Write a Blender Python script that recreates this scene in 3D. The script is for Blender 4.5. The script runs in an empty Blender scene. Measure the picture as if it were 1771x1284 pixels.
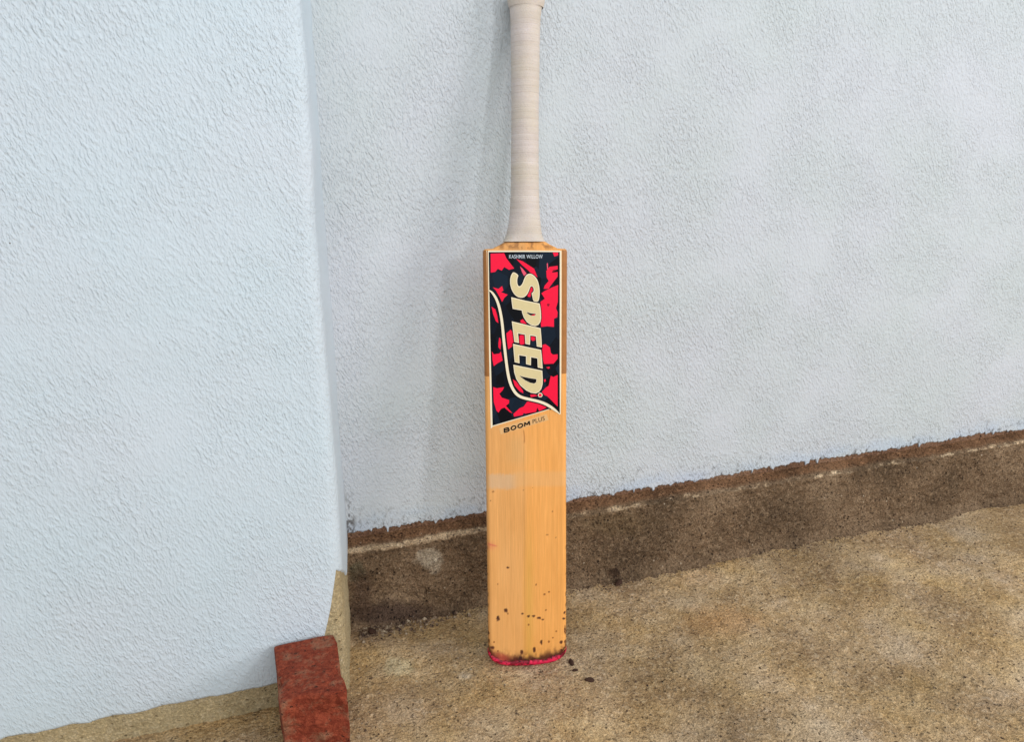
import bpy, bmesh, math, random
import numpy as np

random.seed(7)
rng = np.random.default_rng(11)
scene = bpy.context.scene
C = scene.collection

# ------------------------------------------------------------------ camera
# wall frame: x along the wall, y into the wall (painted face near y = 0), z up, floor z = 0
PITCH, YAW, FPX = math.radians(18.3), math.radians(18.4), 1450.0
PW, PH = 1771.0, 1284.0
CAM = np.array([0.0, -1.085, 0.733])
cp, sp, cyw, syw = math.cos(PITCH), math.sin(PITCH), math.cos(YAW), math.sin(YAW)
FWD = np.array([syw * cp, cyw * cp, -sp])
RGT = np.array([cyw, -syw, 0.0])
UPV = np.cross(RGT, FWD)
cam_d = bpy.data.cameras.new('camera')
cam = bpy.data.objects.new('camera', cam_d)
C.objects.link(cam)
cam_d.sensor_width = 36.0
cam_d.sensor_fit = 'HORIZONTAL'
cam_d.lens = 36.0 * FPX / PW
cam_d.clip_start = 0.01
cam_d.clip_end = 100
cam.location = CAM
cam.rotation_euler = (math.radians(90) - PITCH, 0, -YAW)
scene.camera = cam

# ------------------------------------------------------------------ world and lamps
world = bpy.data.worlds.new('World')
scene.world = world
world.use_nodes = True
bg = world.node_tree.nodes['Background']
bg.inputs['Color'].default_value = (0.80, 0.92, 1.0, 1)
bg.inputs['Strength'].default_value = 0.45


def area(name, loc, target, size, power, col):
    d = bpy.data.lights.new(name, 'AREA')
    d.shape = 'RECTANGLE'
    d.size, d.size_y = size
    d.energy = power
    d.color = col
    o = bpy.data.objects.new(name, d)
    C.objects.link(o)
    o.location = loc
    v = np.array(target) - np.array(loc)
    from mathutils import Vector
    o.rotation_euler = Vector(v).to_track_quat('-Z', 'Y').to_euler()
    return o


area('window_light', (1.50, -2.85, 1.60), (0.33, 0, 0.45), (0.30, 0.36), 16, (0.99, 0.99, 1.0))
area('doorway_light', (3.1, -2.2, 1.5), (0.33, 0, 0.45), (1.0, 0.9), 42, (1.0, 0.97, 0.94))
area('front_fill', (0.2, -3.9, 2.6), (0.33, 0, 0.4), (4.4, 2.6), 90, (1.0, 0.975, 0.94))  # broad fill lamp behind the camera, added to lighten the shadows

vs = scene.view_settings
vs.view_transform = 'Standard'
vs.look = 'None'
vs.exposure = 0.10
vs.gamma = 1.0
vs.use_curve_mapping = False


# ------------------------------------------------------------------ pixel helpers
def ray(x, y):
    return FWD + RGT * ((x - PW / 2) / FPX) - UPV * ((y - PH / 2) / FPX)


def on_plane(x, y, axis, val):
    d = ray(x, y)
    t = (val - CAM[axis]) / d[axis]
    return CAM + d * t


def project(P):
    Q = np.asarray(P) - CAM
    zf = Q @ FWD
    return PW / 2 + FPX * (Q @ RGT) / zf, PH / 2 - FPX * (Q @ UPV) / zf


# ------------------------------------------------------------------ numpy noise
_lat = rng.random((256, 256))


def vnoise(x, y):
    x = np.asarray(x, float); y = np.asarray(y, float)
    xi = np.floor(x).astype(int); yi = np.floor(y).astype(int)
    fx = x - xi; fy = y - yi
    fx = fx * fx * (3 - 2 * fx); fy = fy * fy * (3 - 2 * fy)
    a = _lat[xi % 256, yi % 256]; b = _lat[(xi + 1) % 256, yi % 256]
    c = _lat[xi % 256, (yi + 1) % 256]; d = _lat[(xi + 1) % 256, (yi + 1) % 256]
    return (a * (1 - fx) + b * fx) * (1 - fy) + (c * (1 - fx) + d * fx) * fy


def fbm(x, y, o=4):
    s, a, n = 0, 0.5, 0
    for i in range(o):
        s = s + a * vnoise(x * 2 ** i + 17.3 * i, y * 2 ** i + 5.1 * i); n += a; a *= 0.55
    return s / n


def sstep(a, b, x):
    t = np.clip((x - a) / (b - a), 0, 1)
    return t * t * (3 - 2 * t)


# ------------------------------------------------------------------ mesh helpers
def mesh_obj(name, verts, faces, mat=None, parent=None, smooth=False):
    me = bpy.data.meshes.new(name)
    me.from_pydata([tuple(map(float, v)) for v in verts], [], [tuple(int(i) for i in f) for f in faces])
    me.validate()
    if smooth:
        me.polygons.foreach_set('use_smooth', [True] * len(me.polygons))
    me.update()
    o = bpy.data.objects.new(name, me)
    C.objects.link(o)
    if mat:
        me.materials.append(mat)
    if parent:
        o.parent = parent
    return o


def grid_faces(nr, nc, flip=False, wrap=False):
    r = np.arange(nr - 1)[:, None]
    cc = np.arange(nc if wrap else nc - 1)[None, :]
    c2 = (cc + 1) % nc
    a = r * nc + cc; b = r * nc + c2; d = (r + 1) * nc + c2; e = (r + 1) * nc + cc
    f = np.stack([a, b, d, e], -1).reshape(-1, 4)
    return f[:, ::-1] if flip else f


def set_color(o, name, cols):
    me = o.data
    a = me.color_attributes.new(name, 'FLOAT_COLOR', 'POINT')
    arr = np.ones((len(me.vertices), 4), np.float32)
    arr[:, :3] = cols
    a.data.foreach_set('color', arr.ravel())


def tag(o, label, cat, group=None):
    o['label'] = label
    o['category'] = cat
    if group:
        o['group'] = group
    return o


def empty(name, loc=(0, 0, 0)):
    o = bpy.data.objects.new(name, None)
    o.empty_display_size = 0.05
    o.location = loc
    C.objects.link(o)
    return o


# ------------------------------------------------------------------ materials
def srgb(r, g, b):
    def f(c):
        c /= 255.0
        return c / 12.92 if c <= 0.04045 else ((c + 0.055) / 1.055) ** 2.4
    return (f(r), f(g), f(b), 1.0)


class NT:
    def __init__(self, name, rough=0.6, spec=0.4):
        self.m = bpy.data.materials.new(name)
        self.m.use_nodes = True
        self.t = self.m.node_tree
        self.b = self.t.nodes['Principled BSDF']
        self.b.inputs['Roughness'].default_value = rough
        self.b.inputs['Specular IOR Level'].default_value = spec
        self._c = None

    def n(self, typ, **kw):
        nd = self.t.nodes.new(typ)
        for k, v in kw.items():
            setattr(nd, k, v)
        return nd

    def link(self, a, b):
        self.t.links.new(a, b)

    def coord(self, scale=(1, 1, 1), rot=(0, 0, 0)):
        if self._c is None:
            self._c = self.n('ShaderNodeTexCoord')
        mp = self.n('ShaderNodeMapping')
        mp.inputs['Scale'].default_value = scale
        mp.inputs['Rotation'].default_value = rot
        self.link(self._c.outputs['Object'], mp.inputs['Vector'])
        return mp.outputs['Vector']

    def lean(self, stretch, deg):
        """object coordinates drawn out along a line that leans deg from the vertical"""
        if self._c is None:
            self._c = self.n('ShaderNodeTexCoord')
        mp = self.n('ShaderNodeMapping', vector_type='TEXTURE')
        mp.inputs['Scale'].default_value = (1, 1, stretch)
        mp.inputs['Rotation'].default_value = (0, math.radians(deg), 0)
        self.link(self._c.outputs['Object'], mp.inputs['Vector'])
        return mp.outputs['Vector']

    def noise(self, vec, scale, detail=3, rough=0.55):
        nd = self.n('ShaderNodeTexNoise')
        nd.inputs['Scale'].default_value = scale
        nd.inputs['Detail'].default_value = detail
        nd.inputs['Roughness'].default_value = rough
        self.link(vec, nd.inputs['Vector'])
        return nd.outputs['Fac']

    def voro(self, vec, scale, feature='F1'):
        nd = self.n('ShaderNodeTexVoronoi', feature=feature)
        nd.inputs['Scale'].default_value = scale
        self.link(vec, nd.inputs['Vector'])
        return nd

    def ramp(self, fac, stops):
        nd = self.n('ShaderNodeValToRGB')
        el = nd.color_ramp.elements
        while len(el) < len(stops):
            el.new(0.5)
        for e, (p, c) in zip(el, stops):
            e.position = p
            e.color = c if len(c) == 4 else (*c, 1)
        self.link(fac, nd.inputs['Fac'])
        return nd.outputs['Color']

    def mix(self, fac, a, b, mode='MIX'):
        nd = self.n('ShaderNodeMix', data_type='RGBA', blend_type=mode)
        for s, v in ((nd.inputs[0], fac), (nd.inputs[6], a), (nd.inputs[7], b)):
            if hasattr(v, 'is_linked'):
                self.link(v, s)
            else:
                s.default_value = v
        return nd.outputs[2]

    def math(self, op, a, b=None, clamp=False):
        nd = self.n('ShaderNodeMath', operation=op, use_clamp=clamp)
        for s, v in zip(nd.inputs, (a, b)):
            if v is None:
                continue
            if hasattr(v, 'is_linked'):
                self.link(v, s)
            else:
                s.default_value = v
        return nd.outputs[0]

    def attr(self, name):
        nd = self.n('ShaderNodeAttribute', attribute_name=name)
        return nd.outputs['Color']

    def color(self, c):
        if hasattr(c, 'is_linked'):
            self.link(c, self.b.inputs['Base Color'])
        else:
            self.b.inputs['Base Color'].default_value = c

    def bump(self, h, strength, dist, prev=None):
        nd = self.n('ShaderNodeBump')
        nd.inputs['Strength'].default_value = strength
        nd.inputs['Distance'].default_value = dist
        self.link(h, nd.inputs['Height'])
        if prev is not None:
            self.link(prev, nd.inputs['Normal'])
        self.link(nd.outputs['Normal'], self.b.inputs['Normal'])
        return nd.outputs['Normal']


BW = (0, 0, 0, 1), (1, 1, 1, 1)


def paint_material(name, base, alt, depth=0.0026, grime=None):
    k = NT(name, 0.62, 0.25)
    v = k.coord()
    big = k.noise(v, 5, 3)
    col = k.mix(k.ramp(big, [(0.35, BW[0]), (0.65, BW[1])]), base, alt)
    # small grime specks
    sp_ = k.voro(v, 70)
    msk = k.math('MULTIPLY', k.ramp(sp_.outputs['Distance'], [(0.03, BW[1]), (0.07, BW[0])]),
                 k.ramp(k.noise(v, 22, 2), [(0.66, BW[0]), (0.72, BW[1])]))
    col = k.mix(msk, col, srgb(120, 112, 105))
    if grime:
        col = k.mix(1.0, col, k.attr(grime), 'MULTIPLY')
    k.color(col)
    # roller stipple: little lumps drawn out along a lean
    v1 = k.lean(2.6, -24)
    v2 = k.lean(1.9, -10)
    h1 = k.ramp(k.noise(v1, 270, 2, 0.5), [(0.44, BW[0]), (0.72, BW[1])])
    h2 = k.ramp(k.noise(v2, 460, 2, 0.5), [(0.46, BW[0]), (0.72, BW[1])])
    patch = k.ramp(k.noise(v, 9, 3), [(0.30, (0.4, 0.4, 0.4, 1)), (0.60, BW[1])])
    h = k.mix(0.5, h1, h2)
    h = k.mix(1.0, h, patch, 'MULTIPLY')
    b1 = k.bump(h, 0.8, depth)
    k.bump(k.noise(v, 13, 3), 0.5, 0.004, b1)
    return k.m


def concrete_material(name, dark, mid, light, tintname=None, grain=1.0):
    k = NT(name, 0.9, 0.15)
    v = k.coord()
    col = k.ramp(k.noise(v, 9, 5, 0.62), [(0.30, dark), (0.5, mid), (0.72, light)])
    f2 = k.noise(v, 130, 4, 0.7)
    col = k.mix(k.ramp(f2, [(0.50, BW[0]), (0.66, (0.75, 0.75, 0.75, 1))]), col, light)
    col = k.mix(k.ramp(k.noise(v, 190, 3, 0.65), [(0.56, BW[0]), (0.68, (0.85 * grain, 0.85 * grain, 0.85 * grain, 1))]), col, srgb(58, 44, 36))
    vo = k.voro(v, 150)
    pit = k.math('MULTIPLY', k.ramp(vo.outputs['Distance'], [(0.16, BW[1]), (0.30, BW[0])]),
                 k.ramp(k.noise(v, 60, 2), [(0.52, BW[0]), (0.60, BW[1])]))
    col = k.mix(k.math('MULTIPLY', pit, 0.8 * grain), col, srgb(40, 30, 26))
    vo2 = k.voro(v, 115)
    chip = k.math('MULTIPLY', k.ramp(vo2.outputs['Distance'], [(0.10, BW[1]), (0.2, BW[0])]),
                  k.ramp(k.noise(v, 45, 2), [(0.60, BW[0]), (0.66, BW[1])]))
    col = k.mix(k.math('MULTIPLY', chip, 0.55), col, srgb(214, 200, 178))
    if tintname:
        nd = k.n('ShaderNodeAttribute', attribute_name=tintname)
        col = k.mix(1.0, col, nd.outputs['Color'], 'MULTIPLY')
    k.color(col)
    f3 = k.noise(v, 360, 3, 0.75)
    col = k.mix(1.0, col, k.ramp(f3, [(0.34, (1 - 0.5 * grain, 1 - 0.53 * grain, 1 - 0.55 * grain, 1)), (0.5, (0.98, 0.98, 0.98, 1)), (0.66, (1.45, 1.42, 1.38, 1))]), 'MULTIPLY')
    k.color(col)
    hh = k.mix(0.5, k.noise(v, 260, 4, 0.7), f2)
    b1 = k.bump(hh, 1.0, 0.0085 * (0.25 + 0.75 * grain))
    k.bump(k.math('MULTIPLY', pit, -1.0), 0.8, 0.002, b1)
    return k.m


def plain(name, col, rough=0.5, spec=0.4, var=0.0, scale=60):
    k = NT(name, rough, spec)
    v = k.coord()
    dk = tuple(c * (1 - var) for c in col[:3]) + (1,)
    k.color(k.mix(k.noise(v, scale, 3), dk, col))
    return k.m


M = {}
M['paint'] = paint_material('white_wall_paint', srgb(196, 204, 208), srgb(200, 205, 213), grime='grime')
M['pier_paint'] = paint_material('pier_wall_paint', srgb(202, 216, 226), srgb(206, 216, 226), 0.0018)
M['skirt'] = concrete_material('skirting_concrete', srgb(96, 78, 60), srgb(126, 103, 80), srgb(158, 134, 108), 'tint')
M['floor'] = concrete_material('floor_concrete', srgb(157, 128, 96), srgb(190, 160, 122), srgb(216, 191, 158), 'tint', 0.75)
M['plaster'] = concrete_material('beige_plaster', srgb(160, 144, 112), srgb(176, 158, 122), srgb(188, 172, 140), None, 0.3)
M['brown_plaster'] = concrete_material('brown_plaster', srgb(112, 84, 66), srgb(136, 102, 80), srgb(160, 128, 104))

# ------------------------------------------------------------------ the wall
CORNER = on_plane(605, 950, 1, 0.0)
XC = float(CORNER[0])
C1 = on_plane(604, 1196, 2, 0.0)          # foot of the pier's front arris
X1, Y1 = float(C1[0]), float(C1[1])
zA, zB = on_plane(607, 924, 1, 0)[2], on_plane(1293, 815, 1, 0)[2]
lipA = on_plane(605, 962, 1, -0.022)
lipB = on_plane(1111, 868, 1, -0.022)
Z_PAINT = (zA + zB) / 2
Z_LIP = (lipA[2] + lipB[2]) / 2
print('corner', XC, 'C1', C1, 'zpaint', zA, zB, 'lip', lipA, lipB,
      'skirt foot', on_plane(627, 1081, 2, 0), on_plane(1294, 957, 2, 0))


def spaced(lo, flo, fhi, hi, step):
    a = list(np.arange(flo, fhi, step)) + [fhi]
    s = step; x = fhi
    while x < hi:
        s *= 1.25; x += s; a.append(min(x, hi))
    s = step; x = flo; pre = []
    while x > lo:
        s *= 1.25; x -= s; pre.append(max(x, lo))
    return np.array(pre[::-1] + a)


wall = empty('wall', (XC + 0.6, 0, 0))
tag(wall, 'white stippled painted wall above a rough brown concrete skirting', 'wall')


def wchild(o):
    o.parent = wall
    o.matrix_parent_inverse = wall.matrix_world.inverted()
    return o


bpy.context.view_layer.update()
XR = 2.6
# rendered backing
v = [(XC - 0.5, 0.0, 0), (XR, 0.0, 0), (XR, 0.12, 0), (XC - 0.5, 0.12, 0)]
v += [(a, b, 2.4) for a, b, c in v]
o = mesh_obj('plaster_backing', v, [(0, 1, 5, 4), (1, 2, 6, 5), (2, 3, 7, 6), (3, 0, 4, 7), (4, 5, 6, 7), (3, 2, 1, 0)], M['brown_plaster'])
o.location = -np.array(wall.location); o.parent = wall

# paint coat with ragged lower edge
xs = spaced(XC - 0.02, XC, 1.35, XR, 0.0012)
edge = Z_PAINT + 0.009 * (fbm(xs * 11, xs * 0 + 3, 3) - 0.5) + 0.0075 * (fbm(xs * 230, xs * 0 + 9, 3) - 0.5)
edge -= 0.006 * sstep(0.80, 0.92, vnoise(xs * 170, xs * 0 + 40)) * sstep(0.5, 0.7, vnoise(xs * 9, xs * 0 + 4))
# the far end of the edge runs a little lower, as the brush left it
edge += np.interp(xs, [XC, 0.5, 0.9, 3], [zA - Z_PAINT, 0, zB - Z_PAINT, zB - Z_PAINT])
ztop = Z_PAINT + 0.02
rows = [(0.0005 + 0 * xs, edge), (-0.0006 + 0 * xs, edge), (-0.0022 + 0 * xs, edge + 0.0012), (-0.0026 + 0 * xs, edge + 0.003)]
for t in np.linspace(0.02, 1, 60):
    rows.append((-0.0026 + 0 * xs, (edge + 0.003) * (1 - t) + (ztop + 0.13) * t))
for z_ in (ztop + 0.2, 0.6, 1.0, 2.398):
    rows.append((-0.0026 + 0 * xs, edge * 0 + z_))
vv = np.concatenate([np.stack([xs, y, z], -1) for y, z in rows])
paint = mesh_obj('paint_coat', vv, grid_faces(len(rows), len(xs)), M['paint'])
dz = vv[:, 2] - np.tile(edge, len(rows))
gx_, gz_ = vv[:, 0], vv[:, 2]
gr_ = np.ones((len(vv), 3))
# mould specks along the broken edge and up the inner corner, faint bluish tint just above the edge
sp1 = sstep(0.60, 0.68, fbm(gx_ * 260, gz_ * 260, 3)) * sstep(0.016, 0.003, dz) * sstep(0.38, 0.60, vnoise(gx_ * 22, gx_ * 0 + 2))
sp2 = sstep(0.48, 0.58, fbm(gx_ * 300 + 4, gz_ * 200, 3)) * sstep(0.012, 0.003, np.abs(gx_ - XC - 0.002)) * sstep(0.085, 0.02, dz)
sp3 = sstep(0.70, 0.76, fbm(gx_ * 190 + 9, gz_ * 190, 2)) * sstep(0.06, 0.01, dz) * 0.5
m_ = np.clip(np.maximum(np.maximum(sp1, sp2), sp3), 0, 1)[:, None]
blue = (sstep(0.035, 0.008, dz) * (0.3 + 0.7 * sstep(0.35, 0.6, fbm(gx_ * 18, gz_ * 30, 3))))[:, None] * 0.5
gr_ = gr_ * (1 - blue) + blue * np.array([0.80, 0.90, 1.06])
gr_ = gr_ * (1 - 0.85 * m_) + 0.85 * m_ * np.array([0.20, 0.17, 0.15])
set_color(paint, 'grime', gr_)
paint.location = -np.array(wall.location); paint.parent = wall

# concrete skirting: ledge, worn lip, face, cove at the floor
prof = [(0.004, Z_LIP + 0.012), (-0.004, Z_LIP + 0.0095), (-0.012, Z_LIP + 0.006), (-0.016, Z_LIP + 0.004), (-0.018, Z_LIP + 0.003), (-0.020, Z_LIP + 0.0017), (-0.0215, Z_LIP)]
zz = np.concatenate([np.linspace(Z_LIP - 0.001, Z_LIP - 0.012, 10), np.linspace(Z_LIP - 0.015, 0.012, 42)])
prof += [(-0.0235 - 0.004 * (1 - z / Z_LIP), z) for z in zz]
prof += [(-0.029, 0.008), (-0.033, 0.003), (-0.040, -0.002), (-0.05, -0.006)]
prof = np.array(prof)
xs = spaced(XC - 0.05, XC - 0.02, 1.35, XR, 0.003)
PX, PS = np.meshgrid(xs, np.arange(len(prof)))
Y = prof[:, 0][:, None] + 0 * PX
Z = prof[:, 1][:, None] + 0 * PX
arc = np.concatenate([[0], np.cumsum(np.hypot(*np.diff(prof, axis=0).T))])[:, None] + 0 * PX
amp = np.where(PS < 1, 0, 1)
Y = Y - amp * (0.007 * (fbm(PX * 16, arc * 16, 3) - 0.5) + 0.0075 * (fbm(PX * 120, arc * 120, 3) - 0.5))
Z = Z + amp * (0.004 * (fbm(PX * 25 + 50, arc * 25, 3) - 0.5)) + np.where(PS < 6, 0.005 * (fbm(PX * 40, PX * 0 + 8, 3) - 0.5), 0) * amp
vv = np.stack([PX, Y, Z], -1).reshape(-1, 3)
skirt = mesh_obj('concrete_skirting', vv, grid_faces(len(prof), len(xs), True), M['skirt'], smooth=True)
pxx, pyy = project(vv)
tint = np.ones((len(vv), 3))
t_lo = fbm(vv[:, 0] * 7, arc.ravel() * 9 + 3, 4)
tint *= (0.78 + 0.44 * t_lo)[:, None]
A = arc.ravel()
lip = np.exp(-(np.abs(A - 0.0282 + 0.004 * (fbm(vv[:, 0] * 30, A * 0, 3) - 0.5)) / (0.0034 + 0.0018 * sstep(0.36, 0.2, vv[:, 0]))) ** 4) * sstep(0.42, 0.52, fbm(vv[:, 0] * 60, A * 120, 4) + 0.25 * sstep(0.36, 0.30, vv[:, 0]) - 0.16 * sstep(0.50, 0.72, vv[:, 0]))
ledge = sstep(0.026, 0.018, A)
tint = tint * (1 - ledge[:, None]) + ledge[:, None] * np.array([1.02, 0.80, 0.68]) * (0.65 + 0.6 * fbm(vv[:, 0] * 60, A * 90, 3))[:, None]
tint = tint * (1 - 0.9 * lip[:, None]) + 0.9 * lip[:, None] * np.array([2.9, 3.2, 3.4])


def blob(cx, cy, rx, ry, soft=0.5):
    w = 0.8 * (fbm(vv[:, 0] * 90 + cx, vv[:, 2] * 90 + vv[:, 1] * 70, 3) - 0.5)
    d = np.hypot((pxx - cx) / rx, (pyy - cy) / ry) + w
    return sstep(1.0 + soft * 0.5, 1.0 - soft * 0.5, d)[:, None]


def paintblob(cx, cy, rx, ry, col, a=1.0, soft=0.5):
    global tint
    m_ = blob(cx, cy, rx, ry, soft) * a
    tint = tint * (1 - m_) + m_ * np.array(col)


paintblob(741, 966, 22, 17, (2.3, 2.9, 3.6), 0.85)
paintblob(752, 985, 9, 10, (2.2, 2.7, 3.3), 0.7)
paintblob(618, 990, 16, 18, (0.55, 0.7, 0.72), 0.8)
paintblob(1062, 993, 12, 9, (0.35, 0.3, 0.3), 0.9)
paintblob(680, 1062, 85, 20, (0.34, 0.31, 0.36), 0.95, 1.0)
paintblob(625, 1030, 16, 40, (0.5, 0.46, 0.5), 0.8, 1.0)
paintblob(1060, 905, 60, 22, (0.72, 0.72, 0.62), 0.6, 1.2)
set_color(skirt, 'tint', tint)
skirt.location = -np.array(wall.location); skirt.parent = wall

# ------------------------------------------------------------------ floor
gx = spaced(-2.2, -0.15, 1.15, 2.6, 0.0032)
gy = spaced(-2.6, -0.62, 0.0, 0.02, 0.0032)
GX, GY = np.meshgrid(gx, gy)
GZ = 0.006 * (fbm(GX * 9, GY * 9, 3) - 0.5) + 0.0060 * (fbm(GX * 85, GY * 85, 4) - 0.5)
GZ -= 0.0012
vv = np.stack([GX, GY, GZ], -1).reshape(-1, 3)
floor = mesh_obj('floor', vv, grid_faces(len(gy), len(gx)), M['floor'], smooth=True)
floor['kind'] = 'structure'
pxx, pyy = project(vv)
lo = fbm(vv[:, 0] * 8 + 3, vv[:, 1] * 8, 4)
lo2 = fbm(vv[:, 0] * 18 + 33, vv[:, 1] * 18, 3)
tint = np.ones((len(vv), 3)) * (0.72 + 0.5 * lo)[:, None]
tint *= np.stack([1 + 0.0 * lo2, 1 - 0.10 * (lo2 - 0.35), 1 - 0.45 * (lo2 - 0.35)], -1)
paintblob(690, 1155, 26, 18, (1.25, 1.45, 1.5), 0.7)
paintblob(803, 1170, 12, 7, (1.2, 1.35, 1.6), 0.7)
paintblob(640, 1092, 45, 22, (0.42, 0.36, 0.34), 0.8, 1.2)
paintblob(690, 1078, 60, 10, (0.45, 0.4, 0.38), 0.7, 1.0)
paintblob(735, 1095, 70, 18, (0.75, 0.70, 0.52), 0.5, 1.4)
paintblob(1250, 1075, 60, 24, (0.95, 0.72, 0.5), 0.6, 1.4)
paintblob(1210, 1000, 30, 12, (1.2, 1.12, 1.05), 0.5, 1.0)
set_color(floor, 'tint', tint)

# ------------------------------------------------------------------ pier on the left
pier = empty('wall_pier', (X1, Y1, 0))
tag(pier, 'bluish white wall pier with bare beige plaster at its foot, beside the skirting', 'wall')


def pier_path(off):
    """plan of the pier from the inner corner round the arris to the left, moved out by off"""
    j = np.array([X1 - XC, Y1]); j /= np.linalg.norm(j)
    nj = np.array([j[1] * -1, j[0]])         # towards +x side
    if nj[0] < 0:
        nj = -nj
    p0 = np.array([XC, 0.03]) + nj * off
    p1 = np.array([X1, Y1])
    pts = [p0 + (p1 - np.array([XC, 0.03])) * t for t in np.linspace(0, 0.93, 40)]
    a = p1 - (p1 - np.array([XC, 0.03])) * 0.07 + nj * off
    b = p1 + np.array([-0.014, 0]) + np.array([0, -1]) * off
    cpt = p1 + nj * off * 0.8 + np.array([0, -off * 0.8])
    for t in np.linspace(0.1, 1, 9):
        pts.append((1 - t) ** 2 * a + 2 * t * (1 - t) * cpt + t * t * b)
    pts += [b + np.array([-s, 0]) for s in np.concatenate([np.arange(0.003, 0.4, 0.003), np.arange(0.42, 1.9, 0.05)])]
    return np.array(pts)


pl = pier_path(0.0)
zs = np.concatenate([np.arange(-0.01, 0.3, 0.004), [0.5, 1.0, 1.7, 2.4]])
S, Zg = np.meshgrid(np.arange(len(pl)), zs)
rough = np.where(Zg < 0.3, 0.002 * (fbm(S * 0.3, Zg * 90, 3) - 0.5), 0)
vv = np.stack([pl[S, 0] + rough, pl[S, 1] - rough, Zg], -1).reshape(-1, 3)
o = mesh_obj('plaster_core', vv, grid_faces(len(zs), len(pl), True), M['plaster'], smooth=True)
o.location = (-X1, -Y1, 0); o.parent = pier
pl2 = pier_path(0.0025)
n_ = len(pl2)
sx = np.concatenate([[0], np.cumsum(np.hypot(*np.diff(pl2, axis=0).T))])
zc = on_plane(597, 985, 1, Y1)[2]
arr = sx[45]
pe = np.where(sx < arr, np.interp(sx, [0, arr * 0.5, arr], [Z_LIP + 0.0, Z_LIP * 0.95, zc]),
              np.interp(sx - arr, [0, 0.012, 0.03, 0.08, 3], [zc, zc - 0.055, 0.055, 0.035, 0.03]))
pe = pe + 0.006 * (fbm(sx * 60, sx * 0 + 2, 3) - 0.5)
rows = []
back = pier_path(-0.001)
mid = pier_path(0.0018)
lev = [(back, pe), (mid, pe + 0.001), (pl2, pe + 0.004)]
for t in np.linspace(0.03, 1, 70):
    zt_ = (pe + 0.004) * (1 - t) + 1.5 * t
    wv_ = (0.0045 * (fbm(sx * 5 + 3, zt_ * 7, 3) - 0.5) + 0.0016 * (fbm(sx * 0 + 3, zt_ * 40, 2) - 0.5)) * np.minimum(1, t * 6)
    lev.append((pl2 + np.stack([wv_ * (sx < arr + 0.01), -wv_], -1), zt_))
lev += [(pl2, pe * 0 + 1.8), (pl2, pe * 0 + 2.4)]
for P_, z_ in lev:
    rows.append(np.stack([P_[:, 0], P_[:, 1], z_], -1))
vv = np.concatenate(rows)
o = mesh_obj('paint_coat', vv, grid_faces(len(rows), n_, True), M['pier_paint'], smooth=True)
o.location = (-X1, -Y1, 0); o.parent = pier

# ------------------------------------------------------------------ brick against the pier
bp = on_plane(578, 1100, 1, Y1 - 0.012)
bxr = bp[0]
k = NT('red_clay', 0.85, 0.2)
v_ = k.coord()
k.color(k.mix(k.ramp(k.noise(v_, 160, 4, 0.7), [(0.4, BW[0]), (0.7, BW[1])]), srgb(128, 54, 36), srgb(172, 84, 58)))
_t = k.b.inputs['Base Color'].links[0].from_socket
_t = k.mix(k.ramp(k.noise(v_, 38, 5, 0.7), [(0.50, BW[0]), (0.66, (0.7, 0.7, 0.7, 1))]), _t, srgb(168, 128, 100))
_t = k.mix(k.ramp(k.noise(v_, 150, 3, 0.7), [(0.60, BW[0]), (0.68, BW[1])]), _t, srgb(70, 34, 26))
k.color(_t)
k.bump(k.noise(v_, 220, 5, 0.7), 1.0, 0.005)
M['brick'] = k.m
bm = bmesh.new()
bmesh.ops.create_cube(bm, size=1)
BH = float(bp[2]) + 0.004
for q in bm.verts:
    q.co = (q.co.x * 0.072, q.co.y * 0.118, (q.co.z + 0.5) * BH)
bmesh.ops.bevel(bm, geom=bm.edges[:], offset=0.004, segments=2, profile=0.6, affect='EDGES')
bmesh.ops.subdivide_edges(bm, edges=bm.edges[:], cuts=7, use_grid_fill=True)
for q in bm.verts:
    e = 0.0050 * (float(fbm(q.co.x * 60 + 9, q.co.y * 60 + q.co.z * 47, 3)) - 0.5)
    if q.co.y < -0.04:
        q.co.y += 0.018 * float(fbm(q.co.x * 50 + 2, q.co.z * 40 + 6, 3))
    cr_ = max(0.0, float(vnoise(q.co.y * 55 + 3, q.co.z * 55 + 8)) - 0.5) * 0.02
    if abs(q.co.x) > 0.029 and q.co.z > BH - 0.012:
        q.co.x -= math.copysign(cr_, q.co.x); q.co.z -= cr_
    q.co.x += e
    q.co.z += e if q.co.z > 0.02 else 0
me = bpy.data.meshes.new('clay_brick')
bm.to_mesh(me); bm.free()
me.materials.append(M['brick'])
brick = bpy.data.objects.new('clay_brick', me)
C.objects.link(brick)
brick.location = (bxr - 0.036, Y1 - 0.012 - 0.059, -0.001)
tag(brick, 'broken half of a red brown clay brick against the foot of the pier', 'brick')

# ------------------------------------------------------------------ cricket bat
LEN = 0.868
T = on_plane(911, 1153, 2, 0.0028)
# face axis meets a point in front of the wall; the handle's back rests on the paint
Hd = ray(909, -14)
Hp = CAM + Hd * ((-0.044 - CAM[1]) / Hd[1])
AX = (Hp - T); L0 = np.linalg.norm(AX); AX /= L0
RU = RGT - AX * (RGT @ AX); RU /= np.linalg.norm(RU)
NW = np.cross(RU, AX)                      # out of the face, to the camera
if NW @ (CAM - T) < 0:
    NW = -NW
print('bat length to top pixel', L0, 'lean', math.degrees(math.acos(AX[2])), 'T', T, 'H', Hp)
from mathutils import Matrix
bat = empty('cricket_bat')
bat.matrix_world = Matrix(((RU[0], AX[0], NW[0], T[0]), (RU[1], AX[1], NW[1], T[1]), (RU[2], AX[2], NW[2], T[2]), (0, 0, 0, 1)))
tag(bat, 'wooden cricket bat with red and black sticker and pale rubber grip against the wall', 'cricket bat')


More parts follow.
